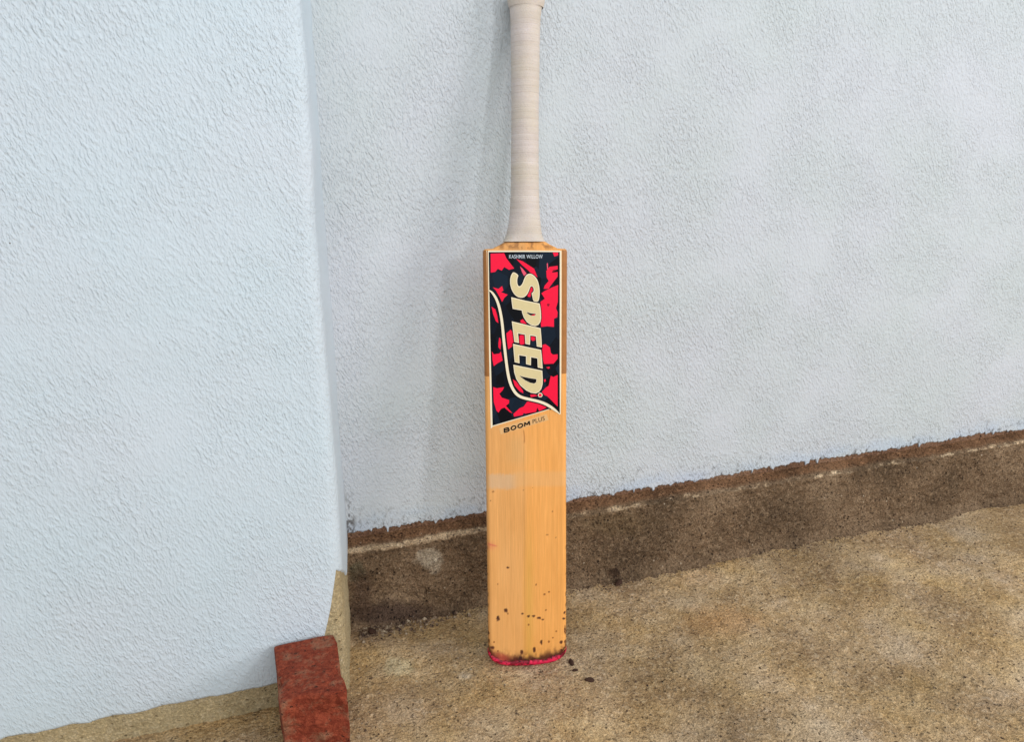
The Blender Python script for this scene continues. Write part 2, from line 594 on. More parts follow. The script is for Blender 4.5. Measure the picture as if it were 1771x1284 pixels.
def uv(x, y, w=0.0):
    """photo pixel to blade-face coordinates (u across, v along, on the face plane)"""
    d = ray(x, y)
    t = ((T + NW * w - CAM) @ NW) / (d @ NW)
    P = CAM + d * t - T
    return float(P @ RU), float(P @ AX)


def uv2px(u, v_, w=0.0):
    P = T + np.multiply.outer(u, RU) + np.multiply.outer(v_, AX) + NW * w
    return project(P)


ul, vtop = uv(835, 431)
ur, _ = uv(981, 431)
print('shoulder', ul, ur, vtop, 'mid', uv(840, 800), uv(979, 800), 'bottom', uv(845, 1100), uv(979, 1100), 'grip foot', uv(907, 418), 'top', uv(909, -14))
VT = vtop
lft = np.interp
UC_V = [0, uv(840, 1100)[1], uv(840, 800)[1], VT, 1]
UL = [uv(844, 1100)[0]] * 2 + [uv(840, 800)[0], ul, ul]
UR = [uv(979.5, 1100)[0]] * 2 + [uv(979.5, 800)[0], ur, ur]


def half(v_):
    """left and right limits of the blade at height v"""
    l = np.interp(v_, UC_V, UL); r = np.interp(v_, UC_V, UR)
    return l, r


TOE = 0.030


def limits(v_):
    l, r = half(v_)
    c = (l + r) / 2; h = (r - l) / 2
    if v_ < TOE:
        t = 1 - v_ / TOE
        h *= max(1e-4, (1 - t ** 3.2)) ** (1 / 2.9)
    if v_ > VT - 0.003:
        if v_ <= VT:
            t = (v_ - VT + 0.003) / 0.003
            h -= 0.0022 * t * t
        else:
            s = (v_ - VT) / 0.0105
            h = float(np.interp(s, [0, 0.06, 0.25, 0.5, 0.75, 1.0, 2.0], [h - 0.003, h - 0.012, 0.0375, 0.0318, 0.0275, 0.0232, 0.0170]))
    return c, h


vst = np.concatenate([np.linspace(0.00005, 0.004, 12), np.arange(0.005, VT - 0.003, 0.00105), np.linspace(VT - 0.003, VT, 5),
                      VT + 0.0105 * np.array([0.03, 0.06, 0.15, 0.25, 0.37, 0.5, 0.62, 0.75, 0.87, 1.0, 1.4, 2.0])])
NF = 120
tf = np.linspace(-1, 1, NF)
tb = np.linspace(1, -1, 26)[1:-1]
loops, isface = [], []


def depths(v_):
    e = float(np.interp(v_, [0, 0.01, 0.05, 0.45, VT, VT + 0.02], [0.017, 0.019, 0.022, 0.023, 0.020, 0.022]))
    b = float(np.interp(v_, [0, 0.01, 0.06, 0.2, 0.35, VT, VT + 0.02], [0.018, 0.021, 0.030, 0.045, 0.042, 0.034, 0.036]))
    return e, b


def shear(u, v_):
    """the toe hangs a touch lower on the left"""
    return v_ + 0.055 * (u + 0.012) * max(0.0, 1 - v_ / 0.06)


RE = 0.0055
for v_ in vst:
    c, h = limits(v_)
    e, b = depths(v_)
    u = c + h * tf
    d = np.clip(RE - (h - np.abs(h * tf)), 0, RE)
    r_ = min(RE, h)
    wf = -(RE - np.sqrt(np.maximum(RE * RE - d * d, 0)))
    # very slight crown to the face
    ub = c + h * tb
    wb = -(e + (b - e) * (1 - np.abs(tb) ** 1.5))
    if v_ > VT + 0.0078:
        wf = wf - 0.010 * min(1.0, (v_ - VT - 0.0078) / 0.003)
    if v_ < 0.006:
        q = 1 - v_ / 0.006
        wf = wf - 0.004 * q * q
        wb = wb + 0.004 * q * q
    uu = np.concatenate([u, [c + h + 0.0002], [c + h], ub, [c - h], [c - h - 0.0002]])
    ww = np.concatenate([wf, [-e * 0.5], [-e * 0.85], wb, [-e * 0.85], [-e * 0.5]])
    loops.append(np.stack([uu, np.array([shear(a, v_) for a in uu]), ww], -1))
NL = len(loops[0])
vv = np.concatenate(loops)
f = [tuple(q) for q in grid_faces(len(vst), NL, False, True)]
f.append(tuple(range(NL))[::-1])
f.append(tuple((len(vst) - 1) * NL + i for i in range(NL)))

# painted wear on the wood, kept in the blade's own coordinates
px, py = uv2px(vv[:, 0], vv[:, 1])
col = np.zeros((len(vv), 3))
uu, v2 = vv[:, 0], vv[:, 1]
left = sstep(0.004, -0.004, uu - uv(907, 900)[0] + 0.002 * np.sin(v2 * 20))
base_r = np.array(srgb(246, 174, 94)[:3]); base_l = np.array(srgb(236, 172, 102)[:3])
col = base_r * (1 - left[:, None]) + base_l * left[:, None]
streak = fbm(uu * 420, v2 * 5, 3)
fine = fbm(uu * 1500 + 7, v2 * 18, 3)
col = col * (0.90 + 0.20 * streak)[:, None] * (0.93 + 0.14 * fine)[:, None]
blot = fbm(uu * 38 + 5, v2 * 14, 3)
col = col * np.stack([1 + 0.10 * (blot - 0.5), 1 + 0.16 * (blot - 0.5), 1 + 0.3 * (blot - 0.5)], -1)


def stain(m_, c_):
    global col
    m_ = np.clip(m_, 0, 1)[:, None]
    col = col * (1 - m_) + m_ * np.array(srgb(*c_)[:3])


wob = fbm(uu * 500, v2 * 500, 3) - 0.5
# yellowish heart streak
yl = uv(915, 1020)[0]
stain(0.45 * np.exp(-((uu - yl) / 0.006) ** 2) * sstep(0.24, 0.10, v2), (214, 168, 74))
# pale tape residue band
bl = sstep(818, 824, py + 8 * wob) * sstep(850, 842, py + 8 * wob) * sstep(902, 880, px) * sstep(838, 850, px)
br = sstep(812, 820, py) * sstep(845, 838, py) * sstep(875, 905, px)
stain(0.60 * bl, (214, 184, 150)); stain(0.26 * br, (226, 188, 140))
stain(0.25 * sstep(745, 770, py) * sstep(812, 790, py) * np.exp(-((px - 893) / 18) ** 2), (206, 172, 118))
# pink rub
stain(0.45 * np.exp(-((px - 848 - 0) / 9) ** 2 - ((py - 945) / 7) ** 2), (226, 120, 90))
stain(0.8 * np.exp(-((py - 942 - 0.25 * (px - 846)) / 1.1) ** 2) * sstep(842, 846, px) * sstep(862, 856, px), (214, 92, 84))
# hairline split under the sticker and the seam below it
cx_ = 905.5 + 1.5 * np.sin((py - 745) / 9.0)
stain(0.75 * np.exp(-((px - cx_) / 1.1) ** 2) * sstep(742, 747, py) * sstep(770, 764, py), (158, 92, 40))
stain(0.30 * np.exp(-((px - 906 - 0.006 * (py - 760)) / 1.0) ** 2) * sstep(765, 775, py), (176, 112, 52))
stain(0.2 * np.exp(-((px - 946) / 1.2) ** 2) * sstep(880, 900, py) * sstep(930, 920, py), (180, 110, 50))
# brown shoulders by the splice
stain(0.65 * sstep(0.50, 0.66, fbm(uu * 160, v2 * 160, 3)) * sstep(VT - 0.003, VT + 0.003, v2), (128, 78, 40))
stain(0.5 * sstep(425, 418, py) * (np.exp(-((px - 878) / 9) ** 2) + np.exp(-((px - 930) / 8) ** 2)), (110, 62, 30))
Z4 = [(243, 648, 20, 27), (238, 630, 10, 14), (320, 565, 18, 22), (342, 598, 7, 9), (490, 597, 15, 9), (548, 622, 15, 12), (600, 622, 17, 11),
      (655, 640, 24, 10), (690, 655, 14, 6), (755, 375, 9, 10), (712, 402, 10, 10), (725, 560, 8, 11), (625, 305, 6, 9),
      (905, 648, 19, 12), (915, 590, 11, 13), (678, 885, 14, 24), (608, 963, 15, 28), (482, 985, 16, 26), (470, 1050, 18, 34),
      (880, 885, 15, 19), (830, 775, 8, 8), (795, 840, 8, 9), (755, 880, 10, 12), (200, 885, 8, 10), (240, 975, 10, 9), (150, 880, 10, 22),
      (145, 800, 9, 16), (185, 940, 24, 16), (885, 965, 16, 12), (550, 710, 8, 9), (125, 370, 8, 9), (128, 510, 8, 14), (918, 762, 8, 46),
      (920, 885, 9, 18), (340, 130, 13, 9), (240, 300, 5, 7), (420, 1060, 22, 22), (600, 1060, 26, 20), (380, 1075, 30, 12), (515, 1075, 24, 16)]
for a, b, rx, ry in Z4:
    d = np.hypot((px - 820 - a / 5.839) / (rx / 5.839 + 0.25), (py - 960 - b / 5.839) / (ry / 5.839 + 0.25)) + 0.9 * wob
    dark = (62, 18, 18) if max(rx, ry) > 12 else (140, 80, 34)
    stain(0.93 * sstep(1.15, 0.65, d), dark)
for a, b, rx, ry in [(190, 648, 11, 9), (590, 610, 5, 5), (500, 632, 5, 5), (740, 1085, 16, 7), (165, 740, 7, 5), (790, 850, 8, 8), (825, 1112, 7, 7)]:
    d = np.hypot((px - 820 - a / 5.839) / (rx / 5.839 + 0.2), (py - 740 - b / 5.839) / (ry / 5.839 + 0.2)) + 0.8 * wob
    stain(0.7 * sstep(1.2, 0.6, d), (130, 74, 36))
# scuffed dark rim above the toe guard
vb = np.zeros(len(vv))
cc = np.array([limits(q)[0] for q in vst]); hh = np.array([limits(q)[1] for q in vst])
order = np.argsort(hh[:40])
un = np.clip(np.abs(uu - cc[0]), 0, None)
vlow = np.interp(un, np.maximum.accumulate(hh[:44]), vst[:44])          # outline height at this u
vlow = np.array([shear(a, b) for a, b in zip(uu, vlow)])
dv = v2 - vlow
rim = np.exp(-((dv - 0.0088 - 0.003 * (fbm(uu * 130, uu * 0, 2) - 0.5)) / (0.0034 + 0.0048 * vnoise(uu * 260, uu * 0 + 4))) ** 2)
stain(0.95 * rim * sstep(0.12, 0.34, fbm(uu * 300, v2 * 200, 3)), (58, 20, 18))
stain(0.75 * sstep(0.026, 0.008, dv) * sstep(0.42, 0.66, fbm(uu * 240 + 3, v2 * 160, 3)), (96, 42, 24))
stain(0.5 * sstep(0.020, 0.012, dv) * np.exp(-((px - 868) / 12) ** 2), (226, 96, 76))
edgew = sstep(0.0022, 0.0004, np.minimum(np.interp(v2, UC_V, UR) - uu, uu - np.interp(v2, UC_V, UL)))
stain(0.8 * edgew * sstep(0.52, 0.60, fbm(v2 * 110, uu * 0 + 6, 3)) * sstep(0.30, 0.05, v2), (84, 40, 22))

k = NT('willow_wood', 0.48, 0.35)
v_ = k.coord((1, 0.03, 1))
g = k.noise(v_, 900, 3, 0.6)
c_ = k.mix(k.ramp(g, [(0.35, (0.88, 0.86, 0.82, 1)), (0.65, BW[1])]), BW[1], BW[1], 'MULTIPLY')
c_ = k.mix(1.0, k.attr('wear'), k.ramp(g, [(0.35, (0.90, 0.87, 0.82, 1)), (0.65, BW[1])]), 'MULTIPLY')
k.color(c_)
b1 = k.bump(g, 0.12, 0.0006)
k.bump(k.noise(k.coord((1, 0.25, 1)), 45, 3), 0.25, 0.0015, b1)
M['willow'] = k.m
blade = mesh_obj('blade', vv, f, M['willow'], bat, smooth=True)
set_color(blade, 'wear', col)

# --- toe guard: rubber band bent round the toe
h0 = [limits(q) for q in vst]
pts = []
vsel = [q for q in vst if q < 0.021]
for q in vsel[::-1][::2]:
    c, h = limits(q); pts.append((c - h, q))
c, h = limits(vsel[0])
pts += [(c - h * s, 0.00003) for s in (0.6, 0.2, -0.2, -0.6)]
for q in vsel[::2]:
    c, h = limits(q); pts.append((c + h, q))
P = np.array([(a, shear(a, b)) for a, b in pts])
# resample evenly
s_ = np.concatenate([[0], np.cumsum(np.hypot(*np.diff(P, axis=0).T))])
ss = np.linspace(0, s_[-1], 150)
P = np.stack([np.interp(ss, s_, P[:, 0]), np.interp(ss, s_, P[:, 1])], -1)
for _ in range(3):
    P[1:-1] = 0.25 * P[:-2] + 0.5 * P[1:-1] + 0.25 * P[2:]
Tn = np.gradient(P, axis=0); Tn /= np.linalg.norm(Tn, axis=1)[:, None]
Nn = np.stack([-Tn[:, 1], Tn[:, 0]], -1)                                  # inward (up) normal
rows = []
for i in range(len(P)):
    j = 0.0030 * (float(fbm(ss[i] * 190, 3.0, 3)) - 0.5)
    fade = min(1.0, 6 * min(i, len(P) - 1 - i) / len(P) + 0.15)
    lip_ = (0.0074 + 1.6 * j) * fade
    bump_ = 0.0009 + 0.0007 * float(vnoise(ss[i] * 260, 2.0))
    sec = [(lip_, -0.0005), (lip_ * 0.95, bump_ * 0.7), (lip_ * 0.5, bump_), (0.0012, 0.0003), (-0.0010, -0.0022), (-0.0014, -0.006), (-0.0014, -0.013), (-0.0006, -0.0175), (0.004, -0.0195), (0.004, -0.010)]
    rows.append(np.array([(P[i, 0] + Nn[i, 0] * a, P[i, 1] + Nn[i, 1] * a, w) for a, w in sec]))
vvt = np.concatenate(rows)
ft = [tuple(q) for q in grid_faces(len(rows), 10, True, True)] + [tuple(range(10)), tuple((len(rows) - 1) * 10 + i for i in range(10))[::-1]]
k = NT('pink_rubber', 0.55, 0.35)
v_ = k.coord()
k.color(k.mix(k.ramp(k.noise(v_, 260, 4, 0.7), [(0.53, BW[0]), (0.63, BW[1])]), srgb(240, 40, 86), srgb(104, 16, 30)))
_t = k.b.inputs['Base Color'].links[0].from_socket
k.color(k.mix(1.0, _t, k.attr('dirt'), 'MULTIPLY'))
k.bump(k.noise(v_, 400, 3), 0.5, 0.001)
M['toe'] = k.m
toe = mesh_obj('toe_guard', vvt, ft, M['toe'], bat, smooth=True)
ii = np.tile(np.arange(10), len(rows)); sl = np.repeat(ss, 10)
dn = fbm(sl * 210, ii * 0.7, 3)
dd = np.where(ii < 2, sstep(0.22, 0.45, dn), sstep(0.50, 0.66, dn) * 0.9)
dd = np.maximum(dd, sstep(0.55, 0.72, fbm(sl * 60 + 8, ii * 0.1, 2)) * (ii < 4))[:, None]
set_color(toe, 'dirt', (1 - dd) + dd * np.array([0.22, 0.16, 0.16]))


# --- flat print on the face
def sheet(name, pts_, w, mat, parent):
    me_o = mesh_obj(name, [(a, b, w) for a, b in pts_], [tuple(range(len(pts_)))], mat, parent)
    if me_o.data.polygons[0].normal.z < 0:
        me_o.data.flip_normals()
    return me_o


def z1(p):
    return uv(820 + p[0] / 7.1333, 410 + p[1] / 7.1333)


def z2(p):
    return uv(820 + p[0] / 7.1333, 580 + p[1] / 7.1333)


def smooth_poly(pts_, n=2):
    pts_ = np.array(pts_, float)
    for _ in range(n):
        a = 0.75 * pts_ + 0.25 * np.roll(pts_, -1, 0)
        b = 0.25 * pts_ + 0.75 * np.roll(pts_, -1, 0)
        pts_ = np.stack([a, b], 1).reshape(-1, 2)
    return pts_


def offset(pts_, d):
    """polygon grown by d (shrunk when negative), mitred"""
    p = np.array(pts_, float)
    area_ = 0.5 * np.sum(p[:, 0] * np.roll(p[:, 1], -1) - np.roll(p[:, 0], -1) * p[:, 1])
    s = 1 if area_ > 0 else -1
    e = np.roll(p, -1, 0) - p
    e /= np.maximum(np.linalg.norm(e, axis=1), 1e-9)[:, None]
    nr = np.stack([e[:, 1], -e[:, 0]], -1) * s
    n2 = nr + np.roll(nr, 1, 0)
    ln = np.linalg.norm(n2, axis=1)[:, None]
    n2 = n2 / np.maximum(ln, 1e-6)
    mit = 1 / np.maximum(0.5, (n2 * nr).sum(1))[:, None]
    return p + n2 * mit * d


def print_mat(name, c_, rough=0.42, var=0.10, sc=300):
    return plain(name, c_, rough, 0.15, var, sc)


k = NT('black_print', 0.5, 0.12)
v_ = k.coord((1, 0.6, 1), (0, 0, 0.6))
vo = k.voro(v_, 75)
k.color(k.ramp(vo.outputs['Color'], [(0.30, srgb(4, 5, 12)), (0.5, srgb(8, 15, 28)), (0.8, srgb(18, 34, 50))]))
M['black'] = k.m
M['ink'] = print_mat('ink_black', srgb(7, 7, 12))
M['red'] = print_mat('red_print', srgb(255, 22, 66))
M['pink'] = print_mat('pale_red_print', srgb(240, 90, 116))
M['tan'] = print_mat('tan_print', srgb(226, 208, 158))
M['cream'] = print_mat('cream_print', srgb(250, 236, 206))
M['tape'] = print_mat('brown_edge_tape', srgb(182, 122, 70), 0.35, 0.35, 90)
M['white_ink'] = print_mat('pale_ink', srgb(200, 210, 220))
M['brown_ink'] = print_mat('brown_ink', srgb(70, 44, 30))

W = 0.00035
ST = 0.00016
outl = [z1((180, 186)), z1((618, 184)), z1((1056, 186)), z1((1056, 700)), z2((1056, 120)), z2((1056, 600)), z2((1057, 966)),
        z2((1010, 925)), z2((965, 898)), z2((860, 930)), z2((540, 1025)), z2((228, 1116)), z2((214, 560)), z2((200, 60)), z1((188, 700))]
border = [z1((152, 168)), z1((618, 166)), z1((1078, 168)), z1((1078, 700)), z2((1074, 600)), z2((1068, 975)), z2((1050, 978)), z2((1000, 935)), z2((965, 905)), z2((860, 940)), z2((540, 1036)), z2((232, 1128)), z2((205, 1155)), z2((192, 560)), z2((180, 60)), z1((162, 700))]
sticker = sheet('sticker', border, W, M['cream'], bat)
sheet('sticker_field', outl, W + ST, M['black'], sticker)

reds1 = [
    [(204, 205), (370, 200), (400, 265), (495, 388), (430, 405), (372, 370), (340, 415), (292, 392), (260, 430), (206, 440)],
    [(520, 272), (600, 300), (740, 390), (782, 497), (722, 466), (660, 405), (590, 345)],
    [(968, 190), (1036, 190), (1036, 226), (990, 242)],
    [(890, 420), (930, 368), (1030, 355), (1032, 398), (972, 410), (960, 440), (1030, 432), (1030, 488), (990, 540), (942, 602), (920, 640), (858, 640), (870, 600), (920, 542), (895, 500)],
    [(870, 665), (905, 650), (960, 622), (1036, 592), (1032, 800), (1010, 880), (1030, 930), (1025, 990), (985, 1010), (985, 1110), (900, 1102), (826, 1110), (818, 1000), (826, 880), (818, 800), (872, 762), (830, 695)],
    [(230, 620), (300, 640), (345, 605), (362, 660), (332, 680), (416, 712), (372, 752), (345, 802), (310, 732), (270, 662)],
    [(215, 860), (262, 892), (285, 970), (300, 1062), (270, 1042), (235, 952)],
    [(680, 622), (705, 600), (742, 610), (745, 655), (712, 682), (692, 742), (660, 735), (660, 700), (690, 665)],
    [(570, 1032), (600, 1012), (645, 1065), (640, 1090), (580, 1075)],
    [(398, 1190), (450, 1145), (476, 1170), (492, 1284), (485, 1300), (470, 1352), (420, 1388), (405, 1280)],
    [(300, 1312), (310, 1240), (325, 1255), (332, 1302), (325, 1392), (300, 1362)],
    [(560, 1215), (625, 1200), (632, 1320), (580, 1332), (555, 1310)],
    [(692, 1262), (700, 1220), (765, 1232), (765, 1270), (722, 1284)],
]
reds2 = [
    [(220, 200), (242, 236), (312, 226), (330, 200), (352, 312), (290, 346), (242, 382), (226, 300)],
    [(838, 120), (880, 110), (936, 150), (946, 216), (972, 240), (1030, 235), (1030, 290), (980, 350), (862, 356), (846, 290)],
    [(888, 396), (930, 388), (934, 404), (915, 416)],
    [(835, 700), (880, 650), (920, 622), (936, 542), (946, 500), (976, 516), (1030, 490), (1030, 880), (1000, 852), (932, 782), (900, 752), (870, 742)],
    [(858, 550), (880, 540), (886, 562), (868, 582)],
    [(235, 640), (282, 655), (370, 640), (352, 680), (312, 722), (342, 770), (432, 800), (430, 840), (392, 872), (472, 962), (440, 950), (372, 892), (330, 912), (300, 956), (276, 932), (242, 822)],
    [(478, 545), (522, 572), (602, 682), (606, 716), (560, 692), (500, 622)],
    [(484, 972), (560, 902), (612, 880), (652, 822), (722, 815), (792, 850), (905, 872), (902, 890), (802, 938), (780, 892), (764, 945), (632, 968), (612, 960), (598, 985), (492, 1006)],
    [(690, 735), (740, 730), (790, 748), (700, 765)],
]
for p in reds1:
    sheet('camouflage_patch', [z1(q) for q in p], W + 2 * ST, M['red'], sticker)
for p in reds2:
    sheet('camouflage_patch', [z2(q) for q in p], W + 2 * ST, M['red'], sticker)
for p in ([(565, 360), (600, 392), (648, 452), (616, 482), (590, 432)], [(896, 330), (908, 318), (914, 392), (900, 402)]):
    sheet('camouflage_patch', [z1(q) for q in p], W + 2 * ST, M['pink'], sticker)
for p in ([(905, 820), (935, 828), (920, 858), (900, 845)], [(975, 405), (1020, 402), (965, 432)]):
    sheet('camouflage_patch', [z1(q) for q in p], W + 3 * ST, print_mat('dark_red_print', srgb(150, 12, 40)), sticker)

# swoosh line
cl = [(178, 658, 12), (205, 668, 18), (232, 694, 26), (276, 762, 30), (310, 860, 32), (335, 980, 32), (352, 1110, 32), (362, 1240, 33), (382, 1412, 33), (402, 1592, 33),
      (426, 1742, 34), (462, 1852, 34), (512, 1932, 34), (572, 1977, 34), (680, 2003, 33), (800, 2028, 33), (890, 2063, 34), (960, 2107, 34), (1008, 2144, 28), (1052, 2180, 6)]
cl = np.array(cl, float)
tt = np.arange(len(cl)); tq = np.linspace(0, len(cl) - 1, 90)
cq = np.stack([np.interp(tq, tt, cl[:, i]) for i in range(3)], -1)
for _ in range(6):
    cq[1:-1] = 0.25 * cq[:-2] + 0.5 * cq[1:-1] + 0.25 * cq[2:]
tg = np.gradient(cq[:, :2], axis=0); tg /= np.linalg.norm(tg, axis=1)[:, None]
nn = np.stack([-tg[:, 1], tg[:, 0]], -1)


def ribbon(name, grow, w, mat):
    hw = (cq[:, 2] / 2 + grow)[:, None]
    a = cq[:, :2] + nn * hw; b = cq[:, :2] - nn * hw
    pts_ = [z1(q) for q in np.concatenate([a, b])]
    n = len(cq)
    o_ = mesh_obj(name, [(x, y, w) for x, y in pts_], [(i, i + 1, n + i + 1, n + i) for i in range(n - 1)], mat, sticker)
    if o_.data.polygons[0].normal.z < 0:
        o_.data.flip_normals()
    return o_


def ribbon_clip(grow, w, mat):
    global cq, nn
    keep = cq, nn
    cq, nn = cq[4:-9], nn[4:-9]
    ribbon('swoosh_shadow', grow, w, mat)
    cq, nn = keep


ribbon_clip(14, W + 4 * ST, M['ink'])
ribbon('swoosh', 0, W + 5 * ST, M['cream'])

LET = {
    'S': ([(485, 425), (550, 470), (536, 500), (530, 545), (536, 588), (552, 610), (576, 603), (600, 568), (618, 512), (640, 470), (678, 450), (722, 460), (770, 508), (796, 570), (808, 650), (808, 722), (800, 772), (785, 802), (730, 795), (720, 740), (706, 690), (728, 682), (738, 650), (726, 615), (706, 604), (690, 620), (674, 672), (650, 716), (610, 748), (560, 750), (510, 724), (470, 670), (447, 600), (442, 530), (456, 468)], True),
    'P': ([(458, 742), (632, 785), (806, 820), (816, 860), (823, 920), (826, 1000), (816, 1050), (790, 1086), (750, 1100), (700, 1086), (650, 1050), (612, 992), (592, 935), (588, 906), (476, 886), (466, 820)], False),
    'E': ([(465, 1040), (640, 1083), (820, 1125), (830, 1250), (836, 1362), (773, 1350), (768, 1290), (762, 1225), (692, 1215), (690, 1290), (688, 1330), (632, 1318), (630, 1270), (626, 1205), (542, 1190), (548, 1250), (552, 1308), (497, 1296), (485, 1200)], False),
    'F': ([(480, 1318), (650, 1356), (826, 1393), (836, 1493), (845, 1624), (785, 1609), (780, 1498), (702, 1483), (700, 1583), (640, 1568), (640, 1473), (555, 1458), (560, 1558), (500, 1544), (490, 1433)], False),
    'D': ([(484, 1576), (660, 1612), (840, 1648), (846, 1752), (845, 1812), (830, 1872), (800, 1912), (760, 1931), (700, 1922), (640, 1892), (570, 1832), (520, 1752), (495, 1672)], False),
}
HOLE = {'P': [(645, 925), (700, 940), (762, 946), (756, 966), (735, 973), (700, 970), (665, 950)],
        'D': [(558, 1708), (602, 1722), (690, 1740), (770, 1752), (766, 1792), (740, 1808), (690, 1798), (630, 1768), (590, 1738)]}
Wl = W + 6 * ST
for kk, (pts_, sm) in LET.items():
    p = np.array([z1(q) for q in pts_])
    if sm:
        p = smooth_poly(p, 2)
    elif kk in 'PD':
        # round only the bowl
        q0 = np.array(p)
        br_ = smooth_poly(q0, 2)
        p = q0
    sheet('letter_shadow', offset(p, 0.0009), Wl, M['ink'], sticker)
    L_ = sheet('letter', p, Wl + ST, M['cream'], sticker)
    sheet('letter_fill', offset(p, -0.00105), Wl + 2 * ST, M['tan'], sticker)
    if kk in HOLE:
        hp = np.array([z1(q) for q in HOLE[kk]])
        sheet('letter_edge', offset(hp, 0.0004), Wl + 3 * ST, M['cream'], sticker)
        sheet('letter_counter', offset(hp, -0.0001), Wl + 4 * ST, M['ink'], sticker)
        if kk == 'P':
            sheet('letter_counter', [z1(q) for q in ((700, 966), (752, 950), (750, 964), (732, 970))], Wl + 5 * ST, M['red'], sticker)
# registered mark ring
cxy = np.array(z2((815, 737)))
a_ = np.linspace(0, 2 * math.pi, 25)[:-1]
sheet('registered_mark', [cxy + 0.0030 * np.array((math.cos(t), math.sin(t))) for t in a_], Wl + 3 * ST, M['cream'], sticker)
sheet('registered_mark_centre', [cxy + 0.0020 * np.array((math.cos(t), math.sin(t))) for t in a_], Wl + 4 * ST, M['red'], sticker)


def lettering(name, txt, p0, p1, height, w, mat, parent, shear_=0.0, bold=0.0):
    """text mesh laid from p0 to p1 (photo pixels), stretched to fit"""
    cu = bpy.data.curves.new(name, 'FONT')
    cu.body = txt
    cu.size = 1.0
    cu.shear = shear_
    cu.offset = bold
    cu.space_character = 1.08
    tmp = bpy.data.objects.new(name, cu)
    C.objects.link(tmp)
    bpy.context.view_layer.update()
    me_ = bpy.data.meshes.new_from_object(tmp.evaluated_get(bpy.context.evaluated_depsgraph_get()))
    bpy.data.objects.remove(tmp)
    co = np.array([v.co[:] for v in me_.vertices])
    lo_, hi_ = co.min(0), co.max(0)
    A_, B_ = np.array(uv(*p0)), np.array(uv(*p1))
    ex = B_ - A_; ey = np.array([-ex[1], ex[0]]) / np.linalg.norm(ex)
    s = (co[:, 0] - lo_[0]) / (hi_[0] - lo_[0]); t = (co[:, 1] - lo_[1]) / (hi_[1] - lo_[1])
    q = A_ + np.outer(s, ex) + np.outer(t * height, ey)
    for i, v in enumerate(me_.vertices):
        v.co = (q[i, 0], q[i, 1], w)
    me_.update()
    me_.materials.clear()
    me_.materials.append(mat)
    o_ = bpy.data.objects.new(name, me_)
    C.objects.link(o_)
    o_.parent = parent
    return o_


lettering('small_lettering', 'KASHMIR WILLOW', (880.5, 447.2), (938.5, 447.2), 0.0048, W + 4 * ST, M['white_ink'], sticker, 0.0, 0.012)
decal = sheet('model_decal', [uv(866, 752), uv(949, 727), uv(945.5, 716.5), uv(863, 741)], W * 0.5, plain('clear_decal', srgb(238, 186, 124), 0.35, 0.4, 0.12, 200), bat)


def stroked(name, glyphs, p0, p1, height, w, mat, parent, th_, slant=0.25, gap=0.16):
    """heavy lettering from stroked lines, each glyph in a unit box"""
    A_, B_ = np.array(uv(*p0)), np.array(uv(*p1))
    ex = B_ - A_; Lx = np.linalg.norm(ex); ex = ex / Lx; ey = np.array([-ex[1], ex[0]])
    n = len(glyphs); gw = Lx / (n + gap * (n - 1))
    V_, F_ = [], []; lift = 0
    for gi, g_ in enumerate(glyphs):
        for line in g_:
            q = np.array(line, float)
            q = np.stack([gi * gw * (1 + gap) + q[:, 0] * gw + slant * height * q[:, 1], q[:, 1] * height], -1)
            t_ = np.gradient(q, axis=0); t_ /= np.maximum(np.linalg.norm(t_, axis=1), 1e-9)[:, None]
            nn_ = np.stack([-t_[:, 1], t_[:, 0]], -1) * th_ / 2
            b0 = len(V_); lift += 0.00002
            for sd in (nn_, -nn_):
                for p in q + sd:
                    r_ = A_ + ex * p[0] + ey * p[1]
                    V_.append((r_[0], r_[1], w + lift))
            m = len(q)
            F_ += [(b0 + a, b0 + m + a, b0 + m + a + 1, b0 + a + 1) for a in range(m - 1)]
    o_ = mesh_obj(name, V_, F_, mat, parent)
    for p_ in o_.data.polygons:
        if p_.normal.z < 0:
            p_.flip()
    return o_


def arcp(cx, cy, rx, ry, a0, a1, n=14):
    return [(cx + rx * math.cos(math.radians(a)), cy + ry * math.sin(math.radians(a))) for a in np.linspace(a0, a1, n)]


gB = [[(0.1, 0.0), (0.1, 1.0)], [(0.1, 0.92), (0.6, 0.92)] + arcp(0.62, 0.72, 0.22, 0.2, 80, -80, 7) + [(0.55, 0.52), (0.1, 0.52)],
      [(0.1, 0.08), (0.66, 0.08)] + arcp(0.66, 0.3, 0.25, 0.22, -80, 80, 7) + [(0.3, 0.52)]]
gO = [arcp(0.5, 0.5, 0.40, 0.42, 0, 360, 22)]
gM = [[(0.06, 0.0), (0.12, 1.0)], [(0.12, 0.95), (0.48, 0.25)], [(0.48, 0.25), (0.86, 0.95)], [(0.86, 1.0), (0.92, 0.0)]]
stroked('bold_lettering', [gB, gO, gO, gM], (871.5, 749.0), (917.0, 735.3), 0.0054, W + ST, M['ink'], decal, 0.0016)
lettering('thin_lettering', 'PLUS', (921.5, 733.6), (943.5, 727.0), 0.0056, W + ST, M['brown_ink'], decal, 0.25, 0.0)


